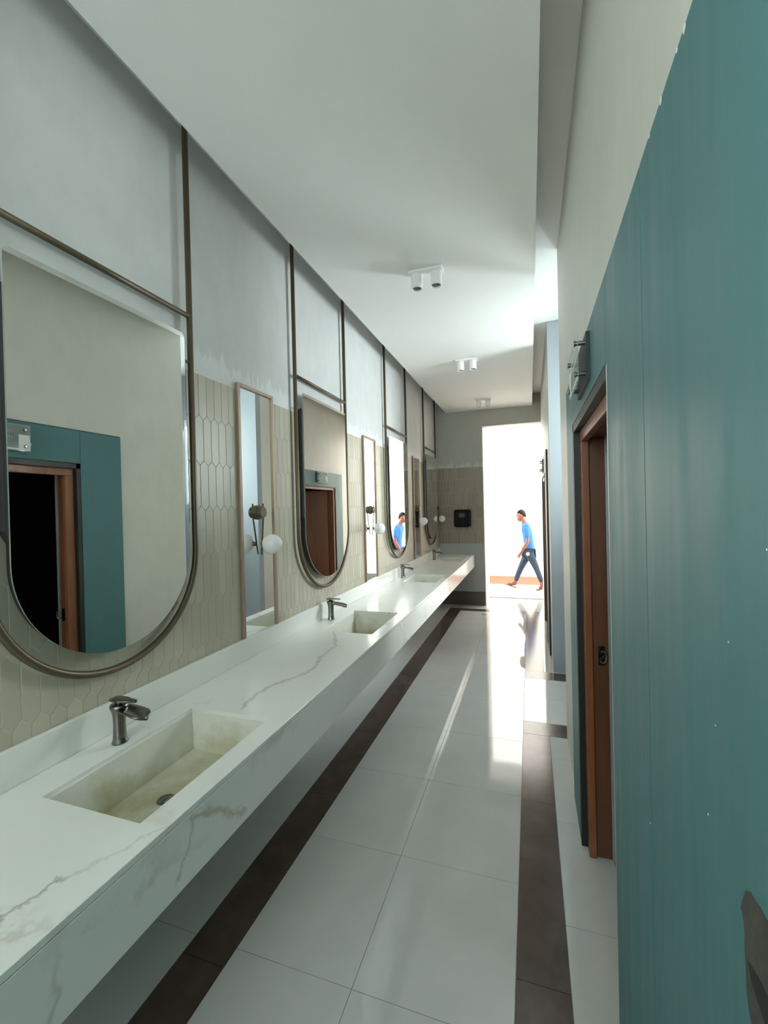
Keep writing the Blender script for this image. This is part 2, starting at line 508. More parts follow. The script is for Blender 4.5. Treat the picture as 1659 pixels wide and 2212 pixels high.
# ceilings
structure(box_obj('ceiling', (XW-0.18, 1.62, YB-0.2, YE+0.16, ZC, ZC+0.12), M_ceiling))
structure(box_obj('trim_1', (-1.3685, 0.066, YB, YE-0.004, ZS, ZS+0.07), M_ceiling))
s_ = bpy.data.objects['trim_1']
box_obj('hanger', [(x, x+0.03, y, y+0.03, ZS+0.07, ZC) for x in (-1.1, -0.2) for y in (-2.0, 0.5, 3.0, 5.5, 7.2)], M_white_paint, s_)
# dark rooms behind the two doorways
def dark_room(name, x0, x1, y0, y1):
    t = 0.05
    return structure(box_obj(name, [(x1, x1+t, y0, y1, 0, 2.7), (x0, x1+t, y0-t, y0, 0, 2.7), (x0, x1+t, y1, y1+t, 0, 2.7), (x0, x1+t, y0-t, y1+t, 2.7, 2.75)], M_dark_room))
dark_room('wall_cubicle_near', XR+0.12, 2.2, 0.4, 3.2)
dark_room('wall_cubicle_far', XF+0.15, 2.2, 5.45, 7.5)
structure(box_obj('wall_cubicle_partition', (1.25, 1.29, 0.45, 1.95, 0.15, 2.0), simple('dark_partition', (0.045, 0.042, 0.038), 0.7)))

# outside: lobby beyond the end opening, sunlit open-air walk with its far wall
structure(box_obj('wall_lobby_left', (EX0-0.15, EX0, YE+0.16, 8.36, 0, ZC), M_white_ext))
structure(box_obj('wall_facade', [(-6.0, EX0-0.15, 8.20, 8.36, 0, 3.67), (XF+0.15, 5.0, 8.20, 8.36, 0, 3.67), (EX0-0.15, XF+0.15, 8.20, 8.36, EZ+0.02, 3.67)], M_white_ext))
structure(box_obj('ceiling_lobby', (EX0, XF, YE+0.16, 8.20, EZ+0.02, EZ+0.12), M_white_ext))
structure(box_obj('wall_outside', (-6.0, 5.0, 9.80, 9.95, 0, 4.6), M_white_ext))
structure(box_obj('trim_sun_shade', (-1.7, 0.5, YB-1.5, YB-0.12, 3.42, 3.52), M_white_ext))  # unseen eave added to keep sun out of the back window
structure(box_obj('wall_sun_block', (3.0, 3.2, 1.5, 6.5, 0, 5.0), M_white_ext))  # unseen wall added to block sun from the passage end window
structure(box_obj('baseboard_outside', (-6.0, 5.0, 9.775, 9.80, 0, 0.178), M_terracotta, bevel=0.004))
structure(box_obj('trim_2', (EX0, XF, 8.30, 8.62, 0, 0.018), M_white_stone, bevel=0.004))

# floor: slab of grout with tiles laid on it
structure(box_obj('floor', (XW-0.18, 2.3, YB-0.2, 9.95, -0.12, -0.004), M_floor_grout))
fl = bpy.data.objects['floor']
bm = bmesh.new()
SL = (-1.312, -1.121)      # left dark border strip
SR = (-0.083, 0.102)       # right dark border strip
CR = ((3.392, 3.59), (4.487, 4.69))   # dark bands across the passage mouth
CE = (6.86, 7.28)
def rows(y0, y1, first, pitch):
    ys = [y0]
    k = math.ceil((y0-first)/pitch)
    while first+k*pitch < y1-0.01:
        if first+k*pitch > y0+0.01: ys.append(first+k*pitch)
        k += 1
    return ys+[y1]
G = 0.0012
def tiles(bm, x0, x1, ys):
    for a, b_ in zip(ys[:-1], ys[1:]):
        add_box(bm, x0+G, x1-G, a+G, b_-G, -0.012, 0.0)
EY = 7.16
for (x0, x1) in ((SL[1], -0.635), (-0.635, SR[0])):
    tiles(bm, x0, x1, rows(YB, EY, 2.02, 0.62))
tiles(bm, XW-0.1, SL[0], rows(YB, YE+0.16, 2.02, 0.62))
xm_ = 0.345
tiles(bm, SR[1], xm_, rows(YB, CR[0][0], 1.875, 0.612))
tiles(bm, SR[0]+0.0, 1.5, [CR[0][1], 4.04, CR[1][0]])
tiles(bm, SR[1], xm_, rows(CR[1][1], 8.30, 4.69, 0.62))
tiles(bm, SL[1], SR[1], [EY+0.16, 7.75, 8.30])
link_mesh('white_tile', bm, M_floor, fl)
bm = bmesh.new()
for x in (-2.45, -1.6, -0.75, 0.1, 0.95):
    tiles(bm, x, x+0.85, [8.62, 9.2, 9.78])
link_mesh('outside_tile', bm, simple('outside_floor_tile', (0.40, 0.375, 0.35), 0.5), fl)
bm = bmesh.new()
tiles(bm, SL[0], SL[1], rows(YB, EY, 1.325, 1.005))
tiles(bm, SR[0], SR[1], rows(YB, CR[0][0], 1.61, 1.005))
tiles(bm, SR[0], 1.45, [CR[0][0], CR[0][1]])
tiles(bm, SR[0], 1.45, [CR[1][0], CR[1][1]])
tiles(bm, SR[0], SR[1], rows(CR[1][1], EY, 5.6, 1.005))
tiles(bm, SL[0], SR[1], [EY, EY+0.16])
link_mesh('border_strip', bm, M_strip, fl)
box_obj('cubicle_paving', [(xm_, 2.2, 0.4, 3.2, -0.012, 0.0), (xm_, 2.2, 5.45, 7.5, -0.012, 0.0)], M_floor_grout, fl)
box_obj('outside_paving', [(-6.0, -2.45, 8.36, 9.78, -0.05, -0.001), (1.8, 5.0, 8.36, 9.78, -0.05, -0.001)], M_white_stone, fl)

# picket tiles on the left wall and the end wall
def clip(poly, f_):
    out = []
    for a, b_ in zip(poly, poly[1:]+poly[:1]):
        fa, fb = f_(a), f_(b_)
        if fa >= 0: out.append(a)
        if fa*fb < 0:
            t = fa/(fa-fb)
            out.append((a[0]+(b_[0]-a[0])*t, a[1]+(b_[1]-a[1])*t))
    return out
def picket_tiles(name, u0, u1, z0, z1, place, parent, mat, off):
    W, PITCH, TIP = 0.0565, 0.2265, 0.026
    H = PITCH+TIP
    bm = bmesh.new()
    lay = bm.verts.layers.float.new('tint')
    r0 = math.floor((z0-off)/PITCH)-1
    for rr in range(r0, r0+12):
        zb = off+rr*PITCH
        sh = (rr % 2)*W/2
        k = int(u0/W)-2
        while k*W+sh-W < u1:
            uc = k*W+sh
            k += 1
            h = W/2
            hexa = [(uc-h, zb+TIP/2), (uc, zb-TIP/2), (uc+h, zb+TIP/2), (uc+h, zb+PITCH-TIP/2), (uc, zb+PITCH+TIP/2), (uc-h, zb+PITCH-TIP/2)]
            for f_ in (lambda q: q[0]-u0, lambda q: u1-q[0], lambda q: q[1]-z0, lambda q: z1-q[1]):
                hexa = clip(hexa, f_) if hexa else hexa
            if len(hexa) < 3: continue
            cx = sum(q[0] for q in hexa)/len(hexa); cz = sum(q[1] for q in hexa)/len(hexa)
            wd = max(q[0] for q in hexa)-min(q[0] for q in hexa); hd = max(q[1] for q in hexa)-min(q[1] for q in hexa)
            if wd < 0.008 or hd < 0.008: continue
            t = random.random()
            def ring(ins, d):
                out = []
                for q in hexa:
                    su, sz = max(0.2, 1-2*ins/wd), max(0.2, 1-2*ins/hd)
                    v = bm.verts.new(place(cx+(q[0]-cx)*su, cz+(q[1]-cz)*sz, d)); v[lay] = t
                    out.append(v)
                return out
            a, b_, c = ring(0.0009, 0.0018), ring(0.0012, 0.0036), ring(0.0026, 0.0042)
            for p_, q_ in ((a, b_), (b_, c)):
                for i in range(len(p_)):
                    j = (i+1) % len(p_)
                    bm.faces.new((p_[i], p_[j], q_[j], q_[i]))
            bm.faces.new(c)
    return link_mesh(name, bm, mat, parent)
ZT0, ZT1 = 0.985, 2.39
box_obj('tile_bed', (XW-0.001, XW+0.0022, -0.7, YE-0.001, 0.5, ZT1), M_grout, wl)
picket_tiles('picket_tiling', -0.7, YE-0.002, ZT0, ZT1, lambda u, z, d: (XW+d, u, z), wl, M_tile, 1.045)
box_obj('tile_bed', (XW+0.006, EX0-0.001, YE-0.0022, YE+0.001, 1.062, 2.385), M_grout, we)
picket_tiles('picket_tiling', XW+0.006, EX0-0.001, 1.062, 2.385, lambda u, z, d: (u, YE-d, z), we,
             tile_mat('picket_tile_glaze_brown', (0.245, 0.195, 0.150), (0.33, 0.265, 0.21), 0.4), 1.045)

# windows
def window(name, boxes, pane):
    w_ = structure(box_obj(name, boxes, M_win_frame, bevel=0.004))
    box_obj('pane', pane, M_glass, w_)
    return w_
def rect_frame_x(x0, x1, y0, y1, z0, z1, t):
    return [(x0, x1, y0, y0+t, z0, z1), (x0, x1, y1-t, y1, z0, z1), (x0, x1, y0+t, y1-t, z0, z0+t), (x0, x1, y0+t, y1-t, z1-t, z1)]
def rect_frame_y(y0, y1, x0, x1, z0, z1, t):
    return [(x0, x0+t, y0, y1, z0, z1), (x1-t, x1, y0, y1, z0, z1), (x0+t, x1-t, y0, y1, z0, z0+t), (x0+t, x1-t, y0, y1, z1-t, z1)]
window('window_1', rect_frame_y(YP1+0.03, YP1+0.07, *PW, 0.04), (PW[0]+0.04, PW[1]-0.04, YP1+0.047, YP1+0.053, PW[2]+0.04, PW[3]-0.04))
window('added_window_4', rect_frame_x(1.48, 1.52, PE[0], PE[1], PW[2], PW[3], 0.04), (1.497, 1.503, PE[0]+0.04, PE[1]-0.04, PW[2]+0.04, PW[3]-0.04))
window('added_window_3', rect_frame_x(XW-0.13, XW-0.08, LW[0], LW[1], LW[2], LW[3], 0.05), (XW-0.11, XW-0.104, LW[0]+0.05, LW[1]-0.05, LW[2]+0.05, LW[3]-0.05))
yb0, yb1 = YB-0.09, YB-0.04
t = 0.05
window('window_2', [(BW[0], BW[0]+t, yb0, yb1, BW[2], BW[3]), (BW[1]-t, BW[1], yb0, yb1, BW[2], BW[3]), (BW[0], BW[1], yb0, yb1, BW[2], BW[2]+t), (BW[0], BW[1], yb0, yb1, BW[3]-t, BW[3]), (-0.645, -0.605, yb0, yb1, BW[2], BW[3])],
       (BW[0]+t, BW[1]-t, yb0+0.02, yb0+0.026, BW[2]+t, BW[3]-t))

# ------------------------------------------------------------------ vanity counter
CT, CB, CF = 0.872, 0.667, -0.926
SX0, SX1 = -1.388, -1.010
SINKS = [(0.886, 1.489), (2.690, 3.298), (4.720, 5.270), (6.610, 7.215)]
van = thing('vanity_counter', 'long white veined stone washbasin counter fixed along the tiled left wall', 'counter', (-1.24, 3.3, CB))
def wpar(o, parent):      # parent while keeping world placement (parents are unrotated)
    o.parent = parent
    o.location = Vector(o.location) - parent.location
    return o
ys = [-1.1]
for a, b_ in SINKS: ys += [a, b_]
ys.append(YE-0.004)
xs = [XW+0.008, SX0, SX1, CF]
bm = grid_slab(xs, ys, CT-0.018, CT, lambda i, j: i == 1 and j % 2 == 1)
wpar(link_mesh('countertop', bm, M_stone, bevel=0.0012, seg=1), van)
wpar(box_obj('front_apron', (CF-0.022, CF, -1.1, YE-0.004, CB, CT-0.0205), M_stone_front, bevel=0.0012), van)
wpar(box_obj('underside_panel', (CF-0.14, CF-0.022, -1.1, YE-0.004, CB, CB+0.018), M_stone_front), van)
bks = box_obj('backsplash', (XW+0.007, XW+0.027, -1.1, YE-0.004, CT+0.0005, 0.99), M_stone, bevel=0.002)
bks['label'] = 'low white stone upstand along the wall behind the faucets'; bks['category'] = 'backsplash'
wpar(box_obj('support_rail', (XW+0.01, XW+0.06, -1.1, YE-0.004, 0.66, CT-0.02), M_low), van)
for a, b_ in SINKS:
    bm = bmesh.new()
    zb = 0.690
    top = [bm.verts.new(q) for q in ((SX0, a, CT-0.016), (SX1, a, CT-0.016), (SX1, b_, CT-0.016), (SX0, b_, CT-0.016))]
    bot = [bm.verts.new(q) for q in ((SX0+0.008, a+0.004, zb+0.004), (SX1-0.004, a+0.004, zb), (SX1-0.004, b_-0.004, zb), (SX0+0.008, b_-0.004, zb+0.004))]
    for i in range(4):
        bm.faces.new((top[i], top[(i+1) % 4], bot[(i+1) % 4], bot[i]))
    bm.faces.new(bot)
    bs = wpar(link_mesh('basin', bm, M_basin), van)
    sm = bs.modifiers.new('thick', 'SOLIDIFY'); sm.thickness = 0.010; sm.offset = -1
    bm = bmesh.new()
    add_lathe(bm, (-1.232, (a+b_)/2, zb+0.006), [(0.031, -0.012), (0.031, 0.002), (0.027, 0.005), (0.020, 0.004), (0.018, 0.0075), (0.004, 0.009)], 24)
    dr = link_mesh('drain', bm, M_chrome, bs, smooth=True)

# ------------------------------------------------------------------ faucets
def make_faucet():
    t = thing('faucet', '', 'faucet', (0, 0, 0), 'brushed steel faucets along the counter')
    bm = bmesh.new()
    add_lathe(bm, (0, 0, 0), [(0.027, 0.0), (0.027, 0.004), (0.0235, 0.010), (0.0215, 0.035), (0.0205, 0.065), (0.0215, 0.095), (0.0245, 0.115), (0.030, 0.127), (0.031, 0.134), (0.028, 0.140), (0.010, 0.142)], 32)
    link_mesh('body', bm, M_chrome, t, smooth=True)
    # open spout: flat rounded tongue, hollowed on top, drooping to its lip
    bm = bmesh.new()
    prof = []
    for i in range(13):
        s = i/12
        x = -0.012+0.142*s
        wd = 0.024+0.012*math.sin(PI*min(1, s*0.62)) if s < 0.8 else (0.0353*math.sqrt(max(0.02, 1-((s-0.8)/0.205)**2)))
        zt = 0.132-0.004*s-0.016*s*s
        prof.append((x, wd, zt))
    ringsv = []
    for x, wd, zt in prof:
        th = 0.017
        ring = []
        for k in range(14):
            a = PI+PI*k/13
            ring.append(bm.verts.new((x, wd*math.cos(a), zt+th*math.sin(a))))
        for k in range(1, 8):
            q = 1-2*k/8
            ring.append(bm.verts.new((x, wd*0.9*q, zt-0.006*(1-q*q))))
        ringsv.append(ring)
    n = len(ringsv[0])
    for r0, r1 in zip(ringsv[:-1], ringsv[1:]):
        for k in range(n):
            bm.faces.new((r0[k], r0[(k+1) % n], r1[(k+1) % n], r1[k]))
    bm.faces.new(ringsv[0]); bm.faces.new(ringsv[-1])
    link_mesh('spout', bm, M_chrome, t, smooth=True)
    bm = bmesh.new()
    add_lathe(bm, (0, 0, 0.138), [(0.014, 0.0), (0.013, 0.010), (0.016, 0.014), (0.004, 0.016)], 24)
    link_mesh('neck', bm, M_chrome, t, smooth=True)
    bm = bmesh.new()
    out = [(-0.030, 0.016), (-0.015, 0.022), (0.015, 0.022), (0.055, 0.012), (0.082, 0.009), (0.086, 0.0)]
    out = out + [(x, -y) for x, y in out[-2::-1]]
    lo = [bm.verts.new((x, y, 0.152+0.06*max(0, x)*0.35)) for x, y in out]
    hi = [bm.verts.new((x, y, 0.160+0.06*max(0, x)*0.35)) for x, y in out]
    bm.faces.new(lo[::-1]); bm.faces.new(hi)
    for k in range(len(out)):
        j = (k+1) % len(out)
        bm.faces.new((lo[k], lo[j], hi[j], hi[k]))
    link_mesh('lever_handle', bm, M_chrome, t, bevel=0.0025)
    return t
fpos = [(-1.438, 1.187, CT), (-1.448, 2.988, CT), (-1.458, 4.99, CT), (-1.458, 6.79, CT)]
flab = ['nearest brushed steel faucet, below the largest oval mirror at the front basin',
        'brushed steel faucet below the oval mirror that reflects a reddish doorway, second basin',
        'small faucet below the bright oval mirror that reflects the person in blue',
        'farthest and smallest faucet on the counter, close to the end wall']
f0 = make_faucet()
f0.location = fpos[0]; f0['label'] = flab[0]
for q, lb in zip(fpos[1:], flab[1:]): dup(f0, q, lb)

# ------------------------------------------------------------------ hanging oval mirrors
XP, XM = -1.512, -1.4885
def arc(y0, y1, zc, n=40):
    c, r_ = (y0+y1)/2, (y1-y0)/2
    return [(c-r_*math.cos(PI*k/n), zc-r_*math.sin(PI*k/n)) for k in range(n+1)]
def make_mirror():
    """local y = 0 at the centre of the frame, z = 0 at the floor"""
    t = thing('hanging_mirror', '', 'mirror', (0, 0, 0), 'hanging oval-bottomed mirrors in bronze tube frames')
    hw, rt, zc = 0.425, 0.0135, 1.540
    bm = bmesh.new()
    path = [(XP, -hw, ZC-0.002), (XP, -hw, zc)] + [(XP, y, z) for y, z in arc(-hw, hw, zc)[1:-1]] + [(XP, hw, zc), (XP, hw, ZC-0.002)]
    add_tube(bm, path, rt, 14)
    link_mesh('tube_frame', bm, M_bronze, t, smooth=True)
    bm = bmesh.new()
    add_tube(bm, [(XP, -hw, 2.632), (XP, hw, 2.632)], 0.0120, 14)
    link_mesh('crossbar', bm, M_bronze, t, smooth=True)
    for s in (-1, 1):
        bm = bmesh.new()
        add_tube(bm, [(XP, s*hw, 2.413), (XP, s*0.35, 2.413)], 0.0065, 10)
        link_mesh('bracket', bm, M_bronze, t, smooth=True)
    def outline(h, ztop, zc, rc):
        pts = arc(-h, h, zc, 44)
        for k in range(7):
            a = PI/2*k/6
            pts.append((h-rc+rc*math.cos(a), ztop-rc+rc*math.sin(a)))
        for k in range(7):
            a = PI/2*k/6
            pts.append((-h+rc-rc*math.sin(a), ztop-rc+rc*math.cos(a)))
        return pts
    bm = bmesh.new()
    add_prism_yz(bm, arc(-0.352, 0.352, 1.552, 44) + [(0.352, 1.62), (0.374, 1.66), (0.374, 2.405), (-0.374, 2.405), (-0.374, 1.66), (-0.352, 1.62)], XP-0.018, XM-0.0062)
    link_mesh('backing', bm, M_mirror_back, t)
    bm = bmesh.new()
    add_prism_yz(bm, outline(0.364, 2.527, 1.555, 0.022), XM-0.006, XM)
    g = link_mesh('glass', bm, M_mirror, t)
    g.data.materials.append(M_mirror_edge)
    for p_ in g.data.polygons:
        if abs(p_.normal.x) < 0.5: p_.material_index = 1
    return t
mpos = [1.2475, 3.072, 5.045, 6.888]
mlab = ['largest oval-bottomed mirror in a bronze tube frame, cut by the left edge of the photo',
        'oval-bottomed bronze-framed mirror reflecting a reddish doorway, above the second faucet',
        'narrow-looking bronze-framed mirror reflecting bright white and the person in blue',
        'farthest bronze-framed oval mirror, dark and nearest the end wall']
m0 = make_mirror()
m0.location = (0, mpos[0], 0); m0['label'] = mlab[0]
for q, lb in zip(mpos[1:], mlab[1:]):
    mm = dup(m0, (0, q, 0), lb)
    if q == mpos[2]:          # this one hangs a little out of true
        tw = math.radians(-0.7)
        for ch in mm.children:
            if ch.name.startswith(('glass', 'backing')):
                ch.rotation_euler = (0, 0, tw)
                ch.location = (XM-XM*math.cos(tw), -XM*math.sin(tw), 0)

# ------------------------------------------------------------------ slim mirrors on the tiles and globe sconces in front of them
def make_slim():
    t = thing('slim_wall_mirror', '', 'mirror', (0, 0, 0), 'slim tall mirrors between the oval mirrors')
    w_, z0, z1, fw = 0.175, 0.992, 2.425, 0.020
    x0, x1 = XW+0.0062, XW+0.024
    box_obj('frame', [(x0, x1, -w_, -w_+fw, z0, z1), (x0, x1, w_-fw, w_, z0, z1), (x0, x1, -w_+fw, w_-fw, z1-fw, z1)], M_rose, t, bevel=0.002)
    box_obj('glass', (x0, XW+0.014, -w_+fw, w_-fw, z0, z1-fw), M_mirror, t)
    return t
spos = [2.212, 4.132, 6.032]
slab = ['slim tall mirror between the largest oval mirror and the second one, pale blue reflection',
        'slim tall mirror glowing white between the second and third oval mirrors',
        'slim tall mirror before the farthest oval mirror, reflecting dull brown']
s0 = make_slim()
s0.location = (0, spos[0], 0); s0['label'] = slab[0]
for q, lb in zip(spos[1:], slab[1:]): dup(s0, (0, q, 0), lb)

def make_sconce():
    t = thing('globe_sconce', '', 'wall lamp', (0, 0, 0), 'bronze sconces with white globes')
    # origin on the mirror face, x points into the room
    bm = bmesh.new()
    add_lathe(bm, (0, 0, 0.0), [(0.043, 0.0), (0.043, 0.012), (0.040, 0.015), (0.034, 0.016), (0.034, 0.040), (0.030, 0.043)], 28, 'X')
    link_mesh('wall_plate', bm, M_bronze, t, smooth=False, bevel=0.0015)
    bm = bmesh.new()
    add_tube(bm, [(0.036, 0.004, 0.052), (0.036, 0.004, -0.03), (0.012, 0.012, -0.250)], 0.0048, 10)
    link_mesh('rod', bm, M_bronze, t, smooth=True)
    bm = bmesh.new()
    add_lathe(bm, (0.022, 0.004, -0.187), [(0.010, -0.004), (0.013, 0.0), (0.013, 0.014), (0.016, 0.020)], 20, 'X')
    link_mesh('holder', bm, M_bronze, t, smooth=True)
    bm = bmesh.new()
    add_sphere(bm, (0.094, 0.0, -0.187), 0.058)
    link_mesh('globe', bm, M_opal, t, smooth=True)
    return t
XG = XW+0.014
cpos = [(XG, 2.205, 1.697), (XG, 4.125, 1.692), (XG, 6.03, 1.698), (XW+0.0058, 7.44, 1.692)]
clab = ['nearest wall sconce, bronze arm and white globe, on the pale blue slim mirror',
        'wall sconce with a white globe on the glowing white slim mirror',
        'small wall sconce with a white globe beside the farthest oval mirror',
        'smallest globe sconce on the tiles by the corner of the end wall']
c0 = make_sconce()
c0.location = cpos[0]; c0['label'] = clab[0]
for q, lb in zip(cpos[1:], clab[1:]): dup(c0, q, lb)

# ------------------------------------------------------------------ ceiling spots
def make_spot():
    t = thing('ceiling_spotlight', '', 'ceiling lamp', (0, 0, 0), 'white twin spotlights along the ceiling')
    box_obj('base_plate', (-0.118, 0.118, -0.045, 0.045, -0.018, 0.0), M_white_paint, t, bevel=0.003)
    for s in (-1, 1):
        bm = bmesh.new()
        add_lathe(bm, (s*0.068, 0, 0), [(0.034, -0.018), (0.040, -0.020), (0.040, -0.116), (0.038, -0.118), (0.034, -0.117), (0.032, -0.104), (0.010, -0.102)], 28)
        cyl = link_mesh('lamp_barrel', bm, M_white_paint, t, bevel=0.001)
        bm = bmesh.new()
        add_lathe(bm, (s*0.068, 0, -0.108), [(0.031, 0.0), (0.031, 0.004), (0.010, 0.005)], 24)
        link_mesh('lens', bm, M_lens, cyl)
    return t
lpos = [(-0.652, 2.985, ZS), (-0.640, 4.935, ZS), (-0.650, 6.885, ZS)]
llab = ['nearest white twin-barrel ceiling spotlight with two dark lenses',
        'middle white twin-barrel ceiling spotlight',
        'farthest white twin-barrel ceiling spotlight, near the end wall']
l0 = make_spot()
l0.location = lpos[0]; l0['label'] = llab[0]
for q, lb in zip(lpos[1:], llab[1:]): dup(l0, q, lb)

# ------------------------------------------------------------------ towel dispenser on the end wall
dp = thing('towel_dispenser', 'black rounded paper towel dispenser on the brown-tiled end wall beside the bright opening', 'dispenser', (-1.107, YE-0.006, 1.36))
box_obj('housing', (-0.142, 0.142, -0.13, 0.0, 0.0, 0.295), M_black_plastic, dp, bevel=0.03).modifiers['bevel'].segments = 5
box_obj('level_window', (-0.05, 0.05, -0.1325, -0.129, 0.16, 0.23), M_gray_plastic, dp)
box_obj('paper_slot', (-0.10, 0.10, -0.11, -0.03, -0.004, 0.004), M_gray_plastic, dp)

# ------------------------------------------------------------------ teal panelling and doorways on the right
XT = 0.209
def panelling(name, label, xf, depth, y_near, door, y_far, ztop, seams):
    t = thing(name, label, 'wall panelling', (xf, (door[0]+door[1])/2, 0))
    def part(nm, b_, mat, bevel=0.0):
        o = box_obj(nm, b_, mat, bevel=bevel); return wpar(o, t)
    cuts = [y_near]+seams+[door[0]]
    for a, b_ in zip(cuts[:-1], cuts[1:]):
        part('panel', (xf, xf+depth, a+0.0030, b_-0.0030, 0.012, ztop), M_teal)
    part('header_panel', (xf, xf+depth, door[0]+0.0025, door[1]+0.033, door[2]+0.02, ztop), M_teal)
    part('panel', (xf, xf+depth, door[1]+0.035, y_far, 0.012, ztop), M_teal)
    return t, part
tp, tpart = panelling('teal_panelling', 'teal-painted wall panelling round the nearest doorway at the right edge', XT, XR-XT-0.0005, -1.6, D1, 2.710, 2.337, [-0.28, 0.945])
tpart('edge_strip', (XT-0.0010, XT+0.003, 1.3480, 1.3525, 0.012, 2.09), M_alu)
tpart('reveal', [(XT+0.004, XR+0.0, -1.6, 2.71, 2.337, 2.344)], M_black_trim)
tpart('seam_backing', [(XR-0.0006, XR-0.0001, -1.6, D1[0]-0.002, 0.0, 2.337), (XR-0.0006, XR-0.0001, D1[0]-0.002, 2.705, D1[2]+0.022, 2.337)], M_black_trim)
# torn paint by the lower right corner, chips of bare primer
def flat_patch(name, pts, x, mat, thick=0.0008):
    bm = bmesh.new()
    add_prism_yz(bm, pts, x-thick, x+0.0004)
    return wpar(link_mesh(name, bm, mat), tp)
flat_patch('torn_patch', [(0.5537, 1.2854), (0.5480, 1.2900), (0.5432, 1.2928), (0.5334, 1.2931), (0.5275, 1.2950), (0.5213, 1.2944), (0.5089, 1.2941), (0.4761, 1.2991), (0.4500, 1.22), (0.4795, 1.10), (0.5318, 1.1264), (0.5454, 1.1526), (0.5510, 1.162), (0.5558, 1.1767), (0.5560, 1.199), (0.5583, 1.219), (0.5575, 1.235), (0.5593, 1.2481), (0.5654, 1.2577), (0.5610, 1.270)], XT, M_board)
flat_patch('torn_streak', [(0.5502, 1.2147), (0.5285, 1.2199), (0.5115, 1.2195), (0.486, 1.2256), (0.4874, 1.1811), (0.5161, 1.1861), (0.5437, 1.1993)], XT-0.0008, M_board_dark, 0.0004)
for (y, z, r_) in ((0.586, 1.5406, 0.0012), (0.6273, 1.4264, 0.0010), (0.6567, 1.2976, 0.0016), (0.9565, 1.0774, 0.0022), (0.4983, 1.6535, 0.0011), (0.69, 2.334, 0.006), (0.72, 2.335, 0.004), (0.80, 2.334, 0.006), (0.87, 2.335, 0.004)):
    flat_patch('paint_chip', [(y+r_*math.cos(a)*random.uniform(.6, 1), z+1.3*r_*math.sin(a)*random.uniform(.6, 1)) for a in [2*PI*k/7 for k in range(7)]], XT, M_chip_white, 0.0005)

# doorway 1: black reveal, wood frame, stop and lock strike
dr1 = structure(box_obj('door_1', [(0.237, 0.270, 2.268, 2.335, 0.003, 2.0), (0.237, 0.270, 1.365, 1.432, 0.003, 2.0), (0.237, 0.270, 1.365, 2.335, 2.0, 2.053)], M_wood, bevel=0.004))
box_obj('door_stop', [(0.270, 0.338, 2.283, 2.335, 0.003, 2.015), (0.270, 0.338, 1.365, 1.417, 0.003, 2.015), (0.270, 0.338, 1.365, 2.335, 2.015, 2.053)], M_wood_dark, dr1, bevel=0.004)
box_obj('black_reveal', [(XT+0.001, 0.262, 2.3365, 2.3675, 0.004, 2.093), (XT+0.006, 0.262, 1.352, 1.364, 0.004, 2.093), (XT+0.001, 0.262, 1.352, 2.3675, 2.0535, 2.093)], M_black_trim, dr1)
box_obj('metal_edge', [(0.338, 0.352, 2.275, 2.335, 0.003, 2.075), (0.338, 0.352, 1.365, 1.42, 0.003, 2.075)], M_alu, dr1)
bm = bmesh.new()
add_tube(bm, [(0.300, 2.262, 0.995), (0.306, 2.250, 1.008), (0.322, 2.246, 1.004), (0.327, 2.246, 0.985), (0.322, 2.246, 0.962), (0.310, 2.250, 0.950), (0.300, 2.262, 0.956)], 0.0042, 10)
add_box(bm, 0.294, 0.322, 2.279, 2.284, 0.930, 1.022)
link_mesh('lock_strike', bm, M_chrome, dr1, smooth=False)

# doorway 2 beyond the side passage
tp2, tpart2 = panelling('teal_panelling', 'teal wall panelling round the farther doorway, seen edge-on beyond the side passage', 0.178, XF-0.178-0.0005, 5.20, D2, 7.08, 2.32, [])
tpart2('edge_strip', (0.1765, XF-0.0005, 5.185, 5.2015, 0.012, 2.322), M_black_trim)
dr2 = structure(box_obj('door_2', [(0.186, 0.29, 6.72, 6.78, 0.003, 2.035), (0.186, 0.29, 5.70, 5.76, 0.003, 2.035), (0.186, 0.29, 5.70, 6.78, 2.035, 2.073)], M_wood, bevel=0.004))
box_obj('black_reveal', [(0.172, 0.20, 6.7815, 6.812, 0.004, 2.093), (0.172, 0.20, 5.687, 5.699, 0.004, 2.093), (0.172, 0.20, 5.687, 6.812, 2.0735, 2.093)], M_black_trim, dr2)
lf = box_obj('door_leaf', (0.0, 0.98, -0.04, 0.0, 0.01, 2.03), M_wood, dr2, bevel=0.003)
lf.location = (0.29, 6.70, 0); lf.rotation_euler = (0, 0, math.radians(-34))
bm = bmesh.new()
add_tube(bm, [(0.90, 0.0, 1.0), (0.90, -0.09, 1.0), (0.80, -0.09, 1.0)], 0.009, 10)
link_mesh('lever_handle', bm, M_chrome, lf, smooth=True)

